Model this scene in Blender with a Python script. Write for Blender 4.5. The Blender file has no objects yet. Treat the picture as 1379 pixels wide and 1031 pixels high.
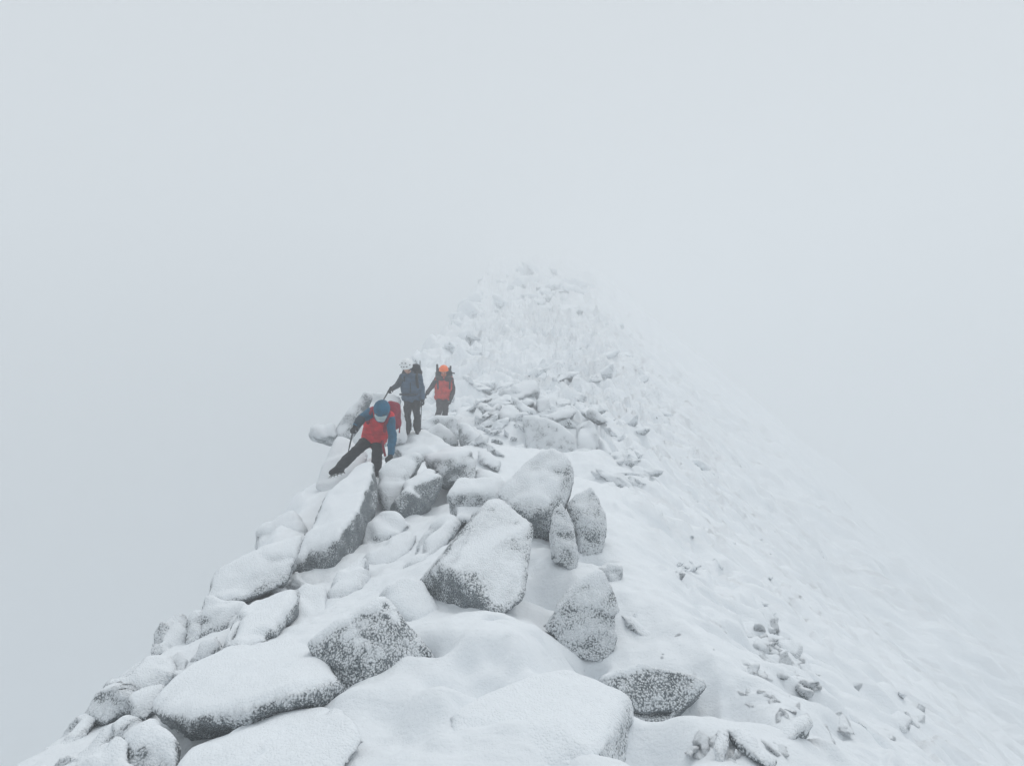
import bpy, bmesh, math, random
import numpy as np
from mathutils import Vector, Matrix

SC = bpy.context.scene
COL = SC.collection
R = math.radians

# ------------------------------------------------------------------ camera
W0, H0, FPX = 1379.0, 1031.0, 1036.0
CAM = np.array([0.0, 0.0, 3.0])
PITCH = R(4.0)
cd = bpy.data.cameras.new('camera')
cd.sensor_width = 36.0
cd.lens = 36.0 * FPX / W0
cd.clip_end = 2000
cd.clip_start = 0.05
cam = bpy.data.objects.new('camera', cd)
COL.objects.link(cam)
cam.location = CAM
cam.rotation_euler = (R(90) - PITCH, 0, 0)
SC.camera = cam


def ray(px, py):
    u = (px - W0 / 2) / FPX
    v = (H0 / 2 - py) / FPX
    f = np.array([0, math.cos(PITCH), -math.sin(PITCH)])
    up = np.array([0, math.sin(PITCH), math.cos(PITCH)])
    return f + u * np.array([1.0, 0, 0]) + v * up


def P(px, py, d):
    """the place in the world seen at a photograph pixel, d metres ahead"""
    r = ray(px, py)
    return CAM + r * (d / r[1])


# ------------------------------------------------------------------ numpy noise
def _hash(ix, iy, iz, seed):
    h = (ix.astype(np.int64) * 374761393 + iy.astype(np.int64) * 668265263 +
         iz.astype(np.int64) * 2147483647 + seed * 1274126177) & 0xffffffff
    h = ((h ^ (h >> 13)) * 1274126177) & 0xffffffff
    h = ((h ^ (h >> 15)) * 2246822519) & 0xffffffff
    h = h ^ (h >> 16)
    return (h & 0xffff) / 32767.5 - 1.0


def vnoise(p, seed=0):
    i = np.floor(p).astype(np.int64)
    f = p - i
    f = f * f * f * (f * (f * 6 - 15) + 10)
    out = 0
    for dx in (0, 1):
        wx = f[:, 0] if dx else 1 - f[:, 0]
        for dy in (0, 1):
            wy = f[:, 1] if dy else 1 - f[:, 1]
            for dz in (0, 1):
                wz = f[:, 2] if dz else 1 - f[:, 2]
                out = out + wx * wy * wz * _hash(i[:, 0] + dx, i[:, 1] + dy, i[:, 2] + dz, seed)
    return out


ROT = np.array([[0.36, 0.48, -0.8], [-0.8, 0.6, 0.0], [0.48, 0.64, 0.6]])


def fbm(p, freq, octv=4, seed=0, gain=0.5):
    p = np.asarray(p, float) @ ROT.T * freq + seed * 7.31
    a, s, out = 1.0, 0.0, 0
    for o in range(octv):
        out = out + a * vnoise(p, seed + o)
        s += a
        a *= gain
        p = p @ ROT.T * 2.03
    return out / s


def sstep(a, b, x):
    t = np.clip((x - a) / (b - a), 0, 1)
    return t * t * (3 - 2 * t)


# ------------------------------------------------------------------ materials
def nt(name):
    m = bpy.data.materials.new(name)
    m.use_nodes = True
    t = m.node_tree
    t.nodes.clear()
    return m, t


def N(t, typ, **kw):
    n = t.nodes.new(typ)
    for k, v in kw.items():
        if k.startswith('i_'):
            key = k[2:]
            key = int(key) if key.isdigit() else key.replace('_', ' ')
            n.inputs[key].default_value = v
        else:
            setattr(n, k, v)
    return n


def math_node(t, op, a, b=None, clamp=False):
    n = t.nodes.new('ShaderNodeMath')
    n.operation = op
    n.use_clamp = clamp
    for i, v in enumerate((a, b)):
        if v is None:
            continue
        if isinstance(v, (int, float)):
            n.inputs[i].default_value = v
        else:
            t.links.new(v, n.inputs[i])
    return n.outputs[0]


def mix_col(t, fac, a, b):
    n = t.nodes.new('ShaderNodeMix')
    n.data_type = 'RGBA'
    for s, v in ((n.inputs[0], fac), (n.inputs[6], a), (n.inputs[7], b)):
        if isinstance(v, (int, float)):
            s.default_value = v
        elif isinstance(v, tuple):
            s.default_value = (*v, 1) if len(v) == 3 else v
        else:
            t.links.new(v, s)
    return n.outputs[2]


def maprange(t, v, a, b, c=0.0, d=1.0, smooth=True):
    n = t.nodes.new('ShaderNodeMapRange')
    n.interpolation_type = 'SMOOTHSTEP' if smooth else 'LINEAR'
    t.links.new(v, n.inputs[0])
    for i, x in enumerate((a, b, c, d)):
        if isinstance(x, (int, float)):
            n.inputs[i + 1].default_value = x
        else:
            t.links.new(x, n.inputs[i + 1])
    return n.outputs[0]


SNOW = (0.84, 0.875, 0.905)


def make_rock_material(name, world_coords=True, scale=1.0):
    """granite under rime and settled snow; attribute 'snow' is the snow cover, object colour R the rime cover"""
    m, t = nt(name)
    L = t.links.new
    tc = N(t, 'ShaderNodeTexCoord')
    co = tc.outputs['Object']
    at = N(t, 'ShaderNodeAttribute', attribute_name='snow')
    oi = N(t, 'ShaderNodeObjectInfo')
    sep = N(t, 'ShaderNodeSeparateColor')
    L(oi.outputs['Color'], sep.inputs[0])
    rime = sep.outputs[0]
    # granite
    g1 = N(t, 'ShaderNodeTexNoise', i_Scale=60.0, i_Detail=4.0)
    L(co, g1.inputs['Vector'])
    g2 = N(t, 'ShaderNodeTexNoise', i_Scale=3.0, i_Detail=3.0)
    L(co, g2.inputs['Vector'])
    rockc = mix_col(t, maprange(t, g1.outputs[0], .35, .65), (.042, .05, .058), (.10, .112, .124))
    rockc = mix_col(t, maprange(t, g2.outputs[0], .35, .7), rockc, (.07, .082, .092))
    d1 = N(t, 'ShaderNodeTexNoise', i_Scale=150.0 * scale, i_Detail=2.0)
    L(co, d1.inputs['Vector'])
    rockc = mix_col(t, maprange(t, d1.outputs[0], .35, .68, 0, .7), rockc, (.47, .525, .56))    # hoar dusting
    # rime feathers: clumps of two sizes
    wob = N(t, 'ShaderNodeTexNoise', i_Scale=14.0, i_Detail=2.0)
    L(co, wob.inputs['Vector'])
    add = N(t, 'ShaderNodeVectorMath', operation='MULTIPLY_ADD')
    L(wob.outputs['Color'], add.inputs[0])
    add.inputs[1].default_value = (.03, .03, .03)
    L(co, add.inputs[2])
    v1 = N(t, 'ShaderNodeTexVoronoi', i_Scale=66.0 * scale, i_Randomness=1.0)
    L(add.outputs[0], v1.inputs['Vector'])
    n1 = N(t, 'ShaderNodeTexNoise', i_Scale=75.0 * scale, i_Detail=3.0, i_Roughness=.6)
    L(add.outputs[0], n1.inputs['Vector'])
    n2 = N(t, 'ShaderNodeTexNoise', i_Scale=5.5, i_Detail=3.0)
    L(co, n2.inputs['Vector'])
    vv = maprange(t, v1.outputs['Distance'], .15, .75, 1.0, 0.0, False)
    h = math_node(t, 'ADD', math_node(t, 'MULTIPLY', vv, .5), math_node(t, 'MULTIPLY', n1.outputs[0], .6))
    h = math_node(t, 'ADD', h, math_node(t, 'MULTIPLY', math_node(t, 'SUBTRACT', n2.outputs[0], .5), 1.15))
    geo = N(t, 'ShaderNodeNewGeometry')
    # rime builds thickest on the edges
    h = math_node(t, 'ADD', h, math_node(t, 'MULTIPLY', math_node(t, 'SUBTRACT', geo.outputs['Pointiness'], .5), 2.2))
    sx = N(t, 'ShaderNodeSeparateXYZ')
    L(geo.outputs['Normal'], sx.inputs[0])
    nz = sx.outputs[2]
    # threshold falls as cover rises; undersides keep little rime, snow cover fills everything
    cov = math_node(t, 'ADD', rime, math_node(t, 'MULTIPLY', nz, .28))
    thr = math_node(t, 'SUBTRACT', .99, cov)
    thr = math_node(t, 'SUBTRACT', thr, math_node(t, 'MULTIPLY', at.outputs['Fac'], .75))
    fac = maprange(t, h, math_node(t, 'SUBTRACT', thr, .2), math_node(t, 'ADD', thr, .18))
    colr = mix_col(t, fac, rockc, SNOW)
    # bump
    bm1 = math_node(t, 'MULTIPLY', h, math_node(t, 'SUBTRACT', 1.0, math_node(t, 'MULTIPLY', at.outputs['Fac'], .66)))
    bm1 = math_node(t, 'ADD', bm1, math_node(t, 'MULTIPLY', fac, .25))
    bp = N(t, 'ShaderNodeBump', i_Strength=.9, i_Distance=.022)
    L(bm1, bp.inputs['Height'])
    bsdf = N(t, 'ShaderNodeBsdfPrincipled', i_Roughness=.75)
    bsdf.inputs['Specular IOR Level'].default_value = .25
    L(colr, bsdf.inputs['Base Color'])
    L(bp.outputs[0], bsdf.inputs['Normal'])
    out = N(t, 'ShaderNodeOutputMaterial')
    L(bsdf.outputs[0], out.inputs[0])
    return m


def make_snow_material():
    m, t = nt('snow')
    L = t.links.new
    tc = N(t, 'ShaderNodeTexCoord')
    co = tc.outputs['Object']
    at = N(t, 'ShaderNodeAttribute', attribute_name='rock')
    a = N(t, 'ShaderNodeTexNoise', i_Scale=40.0, i_Detail=5.0, i_Roughness=.65)
    L(co, a.inputs['Vector'])
    mp = N(t, 'ShaderNodeMapping')
    mp.inputs['Rotation'].default_value = (0, 0, R(-50))
    mp.inputs['Scale'].default_value = (1.0, 3.2, 2.0)
    L(co, mp.inputs[0])
    b = N(t, 'ShaderNodeTexNoise', i_Scale=2.2, i_Detail=5.0)
    L(mp.outputs[0], b.inputs['Vector'])
    rk = N(t, 'ShaderNodeTexNoise', i_Scale=16.0, i_Detail=5.0, i_Roughness=.7)
    L(co, rk.inputs['Vector'])
    thr = math_node(t, 'SUBTRACT', 1.0, at.outputs['Fac'])
    fac = maprange(t, rk.outputs[0], math_node(t, 'SUBTRACT', thr, .1), math_node(t, 'ADD', thr, .06))
    colr = mix_col(t, fac, SNOW, (.09, .10, .105))
    h = math_node(t, 'ADD', math_node(t, 'MULTIPLY', a.outputs[0], .2), math_node(t, 'MULTIPLY', b.outputs[0], .55))
    bp = N(t, 'ShaderNodeBump', i_Strength=.85, i_Distance=.06)
    L(h, bp.inputs['Height'])
    bsdf = N(t, 'ShaderNodeBsdfPrincipled', i_Roughness=.7)
    bsdf.inputs['Specular IOR Level'].default_value = .25
    L(colr, bsdf.inputs['Base Color'])
    L(bp.outputs[0], bsdf.inputs['Normal'])
    out = N(t, 'ShaderNodeOutputMaterial')
    L(bsdf.outputs[0], out.inputs[0])
    return m


ROCK = make_rock_material('rimed_granite')
FARROCK = make_rock_material('rimed_granite_coarse', scale=.6)
SNOWM = make_snow_material()


def tag(o, label=None, cat=None, group=None, kind=None):
    if label:
        o['label'] = label
    if cat:
        o['category'] = cat
    if group:
        o['group'] = group
    if kind:
        o['kind'] = kind
    return o


# ------------------------------------------------------------------ terrain
ZY = np.array([-10, 3.6, 4.6, 6.3, 9, 12.5, 17.5, 22, 26, 32, 52, 85, 130, 200, 300, 640])
ZD = np.array([2.1, 2.1, 2.12, 2.25, 2.38, 2.52, 2.62, 2.85, 2.6, 1.9, 0.3, -3.0, -9.5, -18.5, -27.0, -27.0])
_yy = np.linspace(-10, 640, 13001)
_zz = np.interp(_yy, ZY, ZD)
_k = np.hanning(31)
_zz = np.convolve(np.pad(_zz, 15, mode='edge'), _k / _k.sum(), 'valid')


def Hbase(x, y):
    x = np.asarray(x, float)
    y = np.asarray(y, float)
    zc = -np.interp(y, _yy, _zz)
    xr = np.interp(y, [4, 9, 20, 32, 52, 85, 130, 200], [1.0, 1.1, 2.0, 3.9, 6.0, 9.0, 13.0, 16.0])
    xl = -3.0 - np.interp(y, [20, 52, 85, 130], [0, 2.3, 1.6, 1.6]) + .25 * np.sin(y * .9) + .15 * np.sin(y * 2.3 + 1)
    dr = np.maximum(0, x - xr)
    dl = np.maximum(0, xl - x)
    sr = np.interp(y, [4, 10, 30, 70], [.72, .72, .78, .8])
    z = zc - sr * (np.sqrt(dr * dr + .16) - .4) - 1.9 * (np.sqrt(dl * dl + .04) - .2)
    z = z - .2 * np.maximum(0, -x - .4).clip(0, 3)
    lim = -58.0
    e = np.minimum(z - lim, 40)
    z = np.where(z < lim + 12, lim + 12 * np.exp(np.minimum(z - lim - 12, 0) / 12), z)
    return z + CAM[2]


def H(x, y):
    x = np.atleast_1d(np.asarray(x, float))
    y = np.atleast_1d(np.asarray(y, float))
    z = Hbase(x, y)
    p = np.stack([x, y, 0 * x], 1)
    amp = np.interp(y, [3, 8, 20, 40, 100], [.10, .12, .18, .5, 1.2])
    z = z + amp * fbm(p, .75, 3, 11) + np.interp(y, [3, 9, 20], [.07, .09, .12]) * fbm(p, 1.9, 4, 15)
    z = z + np.interp(y, [3, 20, 60], [.02, .05, .35]) * fbm(p, 3.0, 3, 12)
    # lee drifts and scoured steps on the right hand slope, running down the fall line
    q = np.stack([x * .45 + y * .25, y * 1.25 - x * .15, 0 * x], 1)
    w = sstep(1.0, 2.4, x)
    z = z + w * (.22 * fbm(q, .9, 4, 21) + np.interp(x, [2.5, 6, 20], [0, .5, 2.0]) * fbm(p, .16, 3, 24) + .22 * np.abs(fbm(q, 1.7, 4, 22)) + .07 * fbm(q, 5.0, 2, 23))
    z = z + np.interp(y, [3, 8, 16], [.011, .016, .0]) * (fbm(p, 8.5, 3, 55) + np.abs(fbm(p, 3.6, 3, 56)) * 1.5)
    t2 = fbm(p, .42, 3, 51) * 4.5 + fbm(p, 1.6, 2, 52) * .6
    f2 = t2 - np.floor(t2)
    z = z + w * np.interp(y, [3, 12, 30], [.13, .2, .42]) * (np.floor(t2) + sstep(.7, 1, f2) - t2)
    # broken rock relief of the far ridge
    tt = fbm(p, .16, 3, 35) * 5 + fbm(p, .5, 2, 36)
    fr = tt - np.floor(tt)
    ter = (np.floor(tt) + sstep(.72, 1, fr) - tt)
    f = sstep(19, 30, y) * sstep(4.5 + .12 * y, 1.0 + .08 * y, x) * sstep(-6.5, -3.0, x)
    z = z + f * (np.abs(fbm(p, .45, 4, 31)) * 1.0 - .3 + .3 * (.5 - np.abs(fbm(p, 1.1, 3, 33))) + .75 * ter)
    if len(FIT):
        F = np.array(FIT)
        num, den = 0, .35
        for fx, fy, fr, sg in F:
            k = np.exp(-((x - fx) ** 2 + (y - fy) ** 2) / (2 * sg * sg))
            num, den = num + k * fr, den + k
        z = z + num / den
    for (dx, dy, r, a) in DENTS:
        z = z + a * np.exp(-((x - dx) ** 2 + (y - dy) ** 2) / (r * r))
    return z


DENTS = []
FIT = []
BASE = []


def ground(px, py, dmin=2.5, dmax=120):
    r = ray(px, py)
    ds = dmin * (dmax / dmin) ** np.linspace(0, 1, 900)
    pts = CAM[None] + r[None] * (ds / r[1])[:, None]
    below = pts[:, 2] < H(pts[:, 0], pts[:, 1])
    k = int(np.argmax(below)) if below.any() else len(ds) - 1
    return pts[k]


def build_terrain():
    yn = np.concatenate([np.linspace(.8, 2.9, 24), 3.0 * 3.0 ** np.linspace(0, 1, 230)[:-1], 9 * (19 / 9) ** np.linspace(0, 1, 90)[:-1], 19 * (75 / 19) ** np.linspace(0, 1, 280)[:-1], 75 * (620 / 75) ** np.linspace(0, 1, 110)])
    ys = np.concatenate([np.linspace(-8, .7, 18), yn])
    out = 3.4 + 2.0 * np.sinh(np.linspace(0, math.asinh(600 / 2.0), 170)[1:])
    xs = np.concatenate([-out[::-1], np.linspace(-3.4, 3.4, 330), out])
    X, Y = np.meshgrid(xs, ys)
    Z = H(X.ravel(), Y.ravel())
    co = np.stack([X.ravel(), Y.ravel(), Z], 1)
    ny, nx = X.shape
    idx = np.arange(ny * nx).reshape(ny, nx)
    q = np.stack([idx[:-1, :-1], idx[:-1, 1:], idx[1:, 1:], idx[1:, :-1]], -1).reshape(-1, 4)
    me = bpy.data.meshes.new('snow_ridge')
    me.from_pydata(co.tolist(), [], q.tolist())
    me.polygons.foreach_set('use_smooth', np.ones(len(me.polygons), bool))
    # where bare broken rock shows through the snow: steep bits of the far ridge and the cliff on the left
    gy, gx = np.gradient(Z.reshape(ny, nx))
    gx = gx / np.gradient(X, axis=1)
    gy = gy / np.gradient(Y, axis=0)
    st = np.sqrt(gx ** 2 + gy ** 2).ravel()
    y = Y.ravel()
    x = X.ravel()
    rk = (.2 + .1 * sstep(20, 30, y)) * sstep(.8, 1.7, st) + .1 * fbm(co, .8, 3, 41)
    rk = np.where((x > 1.2) & (y < 26), rk * .3 + .12 * sstep(.25, .5, fbm(co * np.array([.8, 1.6, 1]), .8, 4, 42)), rk)
    rk = np.clip(rk + .05, 0, .52)
    at = me.attributes.new('rock', 'FLOAT', 'POINT')
    at.data.foreach_set('value', rk.astype(np.float32))
    me.materials.append(SNOWM)
    o = bpy.data.objects.new('snow_ridge_ground', me)
    COL.objects.link(o)
    tag(o, 'white snow cover of the narrow mountain ridge, falling away on both sides', 'snow ground', kind='structure')
    return o


# ------------------------------------------------------------------ rocks
_tmp = bpy.data.objects.new('hull_tmp', bpy.data.meshes.new('hull_tmp'))
COL.objects.link(_tmp)
_mod = _tmp.modifiers.new('r', 'REMESH')
_mod.mode = 'VOXEL'


def remesh(bm, voxel):
    me = bpy.data.meshes.new('tmp')
    bm.to_mesh(me)
    bm.free()
    old = _tmp.data
    _tmp.data = me
    bpy.data.meshes.remove(old)
    _mod.voxel_size = voxel
    dg = bpy.context.evaluated_depsgraph_get()
    dg.update()
    return bpy.data.meshes.new_from_object(_tmp.evaluated_get(dg))


def get_arrays(me):
    n = len(me.vertices)
    co = np.empty(n * 3, np.float32)
    me.vertices.foreach_get('co', co)
    e = np.empty(len(me.edges) * 2, np.int32)
    me.edges.foreach_get('vertices', e)
    return co.reshape(-1, 3).astype(float), e.reshape(-1, 2)


def normals(me, co):
    me.vertices.foreach_set('co', co.astype(np.float32).ravel())
    me.update()
    nn = np.empty(len(co) * 3, np.float32)
    me.vertex_normals.foreach_get('vector', nn)
    return nn.reshape(-1, 3).astype(float)


def smooth(v, e, it, lam=.6):
    deg = np.bincount(e.ravel(), minlength=len(v)).astype(float)
    one = v.ndim == 1
    if one:
        v = v[:, None]
    for _ in range(it):
        s = np.stack([np.bincount(e[:, 0], v[e[:, 1], k], len(v)) + np.bincount(e[:, 1], v[e[:, 0], k], len(v))
                      for k in range(v.shape[1])], 1)
        v = v + lam * (s / deg[:, None] - v)
    return v[:, 0] if one else v


def hull_bm(pts):
    bm = bmesh.new()
    for p in pts:
        bm.verts.new(p)
    bmesh.ops.remove_doubles(bm, verts=bm.verts, dist=.004)
    r = bmesh.ops.convex_hull(bm, input=bm.verts)
    dead = [g for g in r['geom_interior'] + r['geom_unused'] if isinstance(g, bmesh.types.BMVert)]
    bmesh.ops.delete(bm, geom=list(set(dead)), context='VERTS')
    bmesh.ops.recalc_face_normals(bm, faces=bm.faces)
    return bm


def dress(me, seed, voxel, rnd=.04, snow=.05, rough=1.0, lo=.22, hi=.62, origin=None, size=1.0, facet=.12):
    """round the edges, weather the faces, lay the snow"""
    co, e = get_arrays(me)
    it = int(max(1, (rnd * .4 / voxel) ** 2 * 1.2))
    co = smooth(co, e, min(it, 160))
    nn = normals(me, co)
    w = co if origin is None else co + origin
    up0 = sstep(lo, hi, nn[:, 2])
    amp = rough * (.024 * size * fbm(w, 1.6 / size, 3, seed) + .011 * fbm(w, 7, 3, seed + 5))
    # broken facets: each cell of the face is its own slightly tilted plane
    rg = np.random.default_rng(seed)
    lo_, hi_ = co.min(0), co.max(0)
    K = 16
    sd_ = rg.uniform(lo_, hi_, (K, 3))
    pj = co + .03 * size * np.stack([fbm(w, 3 / size, 2, seed + 31 + j) for j in range(3)], 1)
    cell = ((pj[:, None, :] - sd_[None]) ** 2).sum(2).argmin(1)
    tl = rg.normal(size=(K, 3)) * facet
    fd = ((co - sd_[cell]) * tl[cell]).sum(1) + rg.normal(size=K)[cell] * .012 * size * (facet / .12)
    amp = amp + smooth(fd, e, 2)
    co = co + nn * amp[:, None]
    nn = normals(me, co)
    sm = smooth(nn, e, 3)
    cov = sm[:, 2] + .22 * fbm(w, 3.2, 3, seed + 9)
    s = sstep(lo, hi, cov)
    th = smooth(s, e, int(min(60, max(3, (.05 / voxel) ** 2)))) * snow * (1 + .4 * fbm(w, 2.0, 2, seed + 3))
    co[:, 2] += th
    # pillow the snow, then give the bare sides a crust of rime lumps
    c2 = smooth(co, e, int(min(30, max(2, (.03 / voxel) ** 2))))
    co = co + (c2 - co) * s[:, None]
    nn = normals(me, co)
    if voxel < .05:
        fr = 24 if voxel < .03 else 14
        lump = np.clip(fbm(w, fr, 2, seed + 21) + .15, -.3, 1) * (.011 if voxel < .03 else .014)
        co = co + nn * (lump * (1 - .85 * s) * rough)[:, None]
    nn = normals(me, co)
    a = me.attributes.new('snow', 'FLOAT', 'POINT')
    a.data.foreach_set('value', s.astype(np.float32))
    me.polygons.foreach_set('use_smooth', np.ones(len(me.polygons), bool))
    return me


_seed = [100]


def outline(pts):
    """indices of the convex outline of points in a plane"""
    idx = sorted(range(len(pts)), key=lambda i: (pts[i][0], pts[i][1]))

    def half(seq):
        h = []
        for i in seq:
            while len(h) > 1 and ((pts[h[-1]][0] - pts[h[-2]][0]) * (pts[i][1] - pts[h[-2]][1]) -
                                  (pts[h[-1]][1] - pts[h[-2]][1]) * (pts[i][0] - pts[h[-2]][0])) <= 0:
                h.pop()
            h.append(i)
        return h[:-1]
    return half(idx) + half(idx[::-1])


def chisel(pts, rg, ridge):
    """blocks, not pebbles: sharpen the true corners, flatten the blunt ones, break the front into facets"""
    hu = outline(pts)
    cx = sum(pts[i][0] for i in hu) / len(hu)
    cy = sum(pts[i][1] for i in hu) / len(hu)
    n, new = len(hu), list(pts)
    for q in range(n):
        a, b, c = pts[hu[q - 1]], pts[hu[q]], pts[hu[(q + 1) % n]]
        v1, v2 = (a[0] - b[0], a[1] - b[1]), (c[0] - b[0], c[1] - b[1])
        cs = (v1[0] * v2[0] + v1[1] * v2[1]) / (math.hypot(*v1) * math.hypot(*v2) + 1e-6)
        f = 1.05 if cs > -.6 else .965
        new[hu[q]] = (cx + (b[0] - cx) * f, cy + (b[1] - cy) * f, b[2])
    if ridge and len(hu) >= len(pts) - 1:
        w = max(p[0] for p in pts) - min(p[0] for p in pts)
        d = sum(p[2] for p in pts) / len(pts)
        size = w * d / FPX
        k1 = rg.randrange(n)
        k2 = (k1 + n // 2) % n
        for kk, t in ((k1, .45), (k2, .3)):
            p = new[hu[kk]]
            x, y = cx + (p[0] - cx) * t, cy + (p[1] - cy) * t
            dd = d + (p[2] - d) * t
            new.append((x, y, dd - size * rg.uniform(.1, .2)))
    return new


def boulder(label, pts, back=1.0, rnd=.05, snow=.05, rime=.45, rough=1.0, shrink=.8, lo=.5, hi=.88, down=.25,
            name='boulder', cat='boulder', group='snow-covered boulders of the foreground', vox=None, extra=(), nbase=3, lift=-.01, k=.5, facet=.12, crack=None):
    _seed[0] += 17
    pts0 = pts
    if rnd < .12 and facet > 0:
        pts = chisel(pts, random.Random(_seed[0]), rnd < .085)
    d0 = min(p[2] for p in pts0)
    pts = [(p[0], p[1], d0 + (p[2] - d0) * k) for p in pts]
    V = np.array([P(*p) for p in pts])
    for p in sorted(pts0, key=lambda p: -p[1])[:nbase]:
        p = (p[0], p[1], d0 + (p[2] - d0) * k)
        if p[1] < 1035:
            q = P(p[0], p[1], p[2])
            BASE.append((q[0], q[1] + .05, q[2] + lift))
    c = V.mean(0)
    d = (c - CAM) / np.linalg.norm(c - CAM)
    bk = c + (V - c) * shrink + d * back + np.array([0, 0, -down * back])
    pts3 = list(V) + list(bk) + [P(*p) for p in extra]
    dist = c[1]
    voxel = vox or max(.014, dist * .0036)
    me = remesh(hull_bm([Vector(p - c) for p in pts3]), voxel)
    size = float(np.ptp(V, axis=0).max())
    dress(me, _seed[0], voxel, rnd, snow, rough, lo, hi, c, min(1.3, max(.4, size)), facet)
    if crack:        # a joint split across the face
        co, e = get_arrays(me)
        nn = normals(me, co)
        zc = P(*crack)[2] - c[2] + .03 * fbm(co, 3.0, 2, 77)
        g = np.exp(-((co[:, 2] - zc) / .013) ** 2) * (nn[:, 2] < .6)
        normals(me, co - nn * (.06 * g)[:, None])
    me.materials.append(ROCK)
    me.name = name
    o = bpy.data.objects.new(name, me)
    o.location = c
    o.color = (rime, 0, 0, 1)
    COL.objects.link(o)
    tag(o, label, cat, group)
    return o


# near, left to right and back
boulder('broad flat-topped boulder with thick snow top and rimed overhanging lower lip, front left',
        [(222, 988, 4.75), (255, 1000, 4.55), (330, 990, 4.4), (400, 962, 4.45), (445, 950, 4.5), (215, 964, 4.65), (255, 974, 4.4),
         (330, 964, 4.25), (400, 940, 4.3), (458, 922, 4.55), (425, 872, 5.4), (400, 862, 5.6), (300, 876, 5.6), (245, 905, 5.3), (205, 955, 4.85), (463, 935, 4.7)], back=.7, snow=.06, k=1, down=-0.1, lift=-0.2, rime=0.42, rnd=0.06, facet=0.02, lo=0.62, hi=0.92)
boulder('snow-smothered boulder with a dark right end, below the broad front-left boulder',
        [(228, 1048, 3.75), (255, 1012, 4.3), (330, 1003, 4.3), (400, 978, 4.35), (440, 958, 4.4), (480, 974, 4.05), (495, 996, 3.9),
         (468, 1035, 3.7), (440, 1080, 3.5), (240, 1090, 3.5)], back=.6, rnd=.12, snow=.06, rime=.4, facet=0.04, k=1)
boulder('small round snowy boulder at the bottom edge near the left corner',
        [(105, 1040, 4.1), (120, 1012, 4.3), (150, 996, 4.4), (172, 1004, 4.3), (178, 1040, 4.0), (140, 1070, 3.8)], back=.6, rnd=.1, rime=.5, k=0.6)
boulder('grey rounded boulder wedged under the left end of the broad front-left boulder',
        [(172, 1002, 4.3), (202, 985, 4.5), (235, 1000, 4.3), (240, 1040, 4.0), (180, 1045, 4.0)], back=.6, rnd=.08, rime=.4)
boulder('angular boulder with two rime-speckled faces, beside the broad flat-topped boulder',
        [(418, 865, 5.6), (466, 827, 5.75), (511, 805, 5.9), (523, 806, 6.0), (583, 886, 5.7), (572, 893, 5.55), (520, 906, 5.2),
         (494, 874, 5.0), (513, 818, 5.5), (477, 962, 4.6), (460, 945, 4.75), (434, 884, 5.3), (500, 945, 4.75)],
        back=.7, snow=0.03, facet=0.03, k=0.36, rime=0.4, lift=0.1, lo=0.7, hi=0.96, rnd=0.02)
boulder('big bottom-edge boulder under smooth snow with a rimed right side',
        [(609, 968, 4.3), (630, 952, 4.6), (700, 925, 4.9), (765, 903, 5.0), (803, 918, 4.9), (850, 942, 4.75),
         (856, 960, 4.65), (842, 1035, 4.15), (778, 958, 4.35), (812, 1012, 3.8), (800, 1060, 3.6), (612, 1060, 3.6)], back=.6, rnd=.09, snow=.05, rime=.62, k=0.7, lift=0.0, lo=0.55, hi=0.85, facet=0.02)
boulder('grey wedge-shaped block with a horizontal crack, right of the smooth bottom-edge boulder',
        [(803, 912, 5.45), (863, 894, 5.55), (894, 899, 5.5), (949, 913, 5.45), (952, 923, 5.4), (917, 956, 5.25), (877, 992, 5.1),
         (855, 980, 5.15), (848, 944, 5.25)], back=.6, rough=.6, rime=0.36, k=0.6, lift=-0.3, facet=0, rnd=0.01, snow=0.03, lo=0.7, hi=0.95, crack=(885, 950, 5.3))
boulder('pale rime-crusted upright boulder with a dark hole under its foot, right edge of crest',
        [(732, 842, 6.3), (752, 812, 6.5), (773, 781, 6.9), (808, 768, 7.0), (822, 783, 6.85), (833, 825, 6.55), (833, 840, 6.45),
         (827, 872, 6.2), (817, 892, 6.0), (797, 888, 5.95), (765, 888, 5.95), (749, 868, 6.1)], back=.7, rnd=.045, snow=.03, k=0.3, rime=0.6, facet=0.08, lift=-0.04)
boulder('small snowy corner block at the upper right of the pale upright boulder',
        [(808, 768, 7.1), (838, 764, 7.2), (841, 772, 7.15), (829, 792, 6.95), (820, 785, 6.95)], back=.6, rnd=.04, rime=.65, nbase=0)
boulder('large tilted slab with wide snowy face and dark speckled lower end, centre of crest',
        [(561, 785, 6.6), (589, 761, 6.35), (610, 770, 6.12), (668, 824, 5.82), (640, 838, 6.2), (592, 833, 6.4),
         (656, 674, 7.0), (672, 670, 7.05), (718, 705, 6.6), (717, 722, 6.5), (707, 800, 6.0), (704, 806, 5.97), (680, 826, 5.84)], back=.5, rough=.8, k=1, lift=0.1, facet=0, rnd=0.015, lo=0.74, hi=0.98, rime=0.4, snow=0.015)
boulder('snow-domed boulder behind the top of the large central slab',
        [(603, 668, 9.0), (615, 647, 9.4), (638, 646, 9.5), (675, 655, 9.4), (672, 680, 8.9), (640, 700, 8.5), (612, 708, 8.4)],
        back=.8, rnd=.14, rime=.55, k=0.6)
boulder('tall round-topped boulder with feathered rime and a dark underside, upper right of the central slab',
        [(684, 683, 8.3), (672, 664, 8.8), (703, 629, 9.3), (726, 612, 9.5), (747, 609, 9.5), (766, 617, 9.3), (775, 632, 9.1),
         (774, 650, 8.9), (764, 680, 8.5), (743, 716, 8.15), (728, 742, 9.0), (717, 735, 9.1), (712, 700, 8.9), (733, 692, 8.0)],
        back=.8, rnd=.07, snow=.07, k=0.45, facet=0.03, rime=0.5, lo=0.66, hi=0.95)
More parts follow.
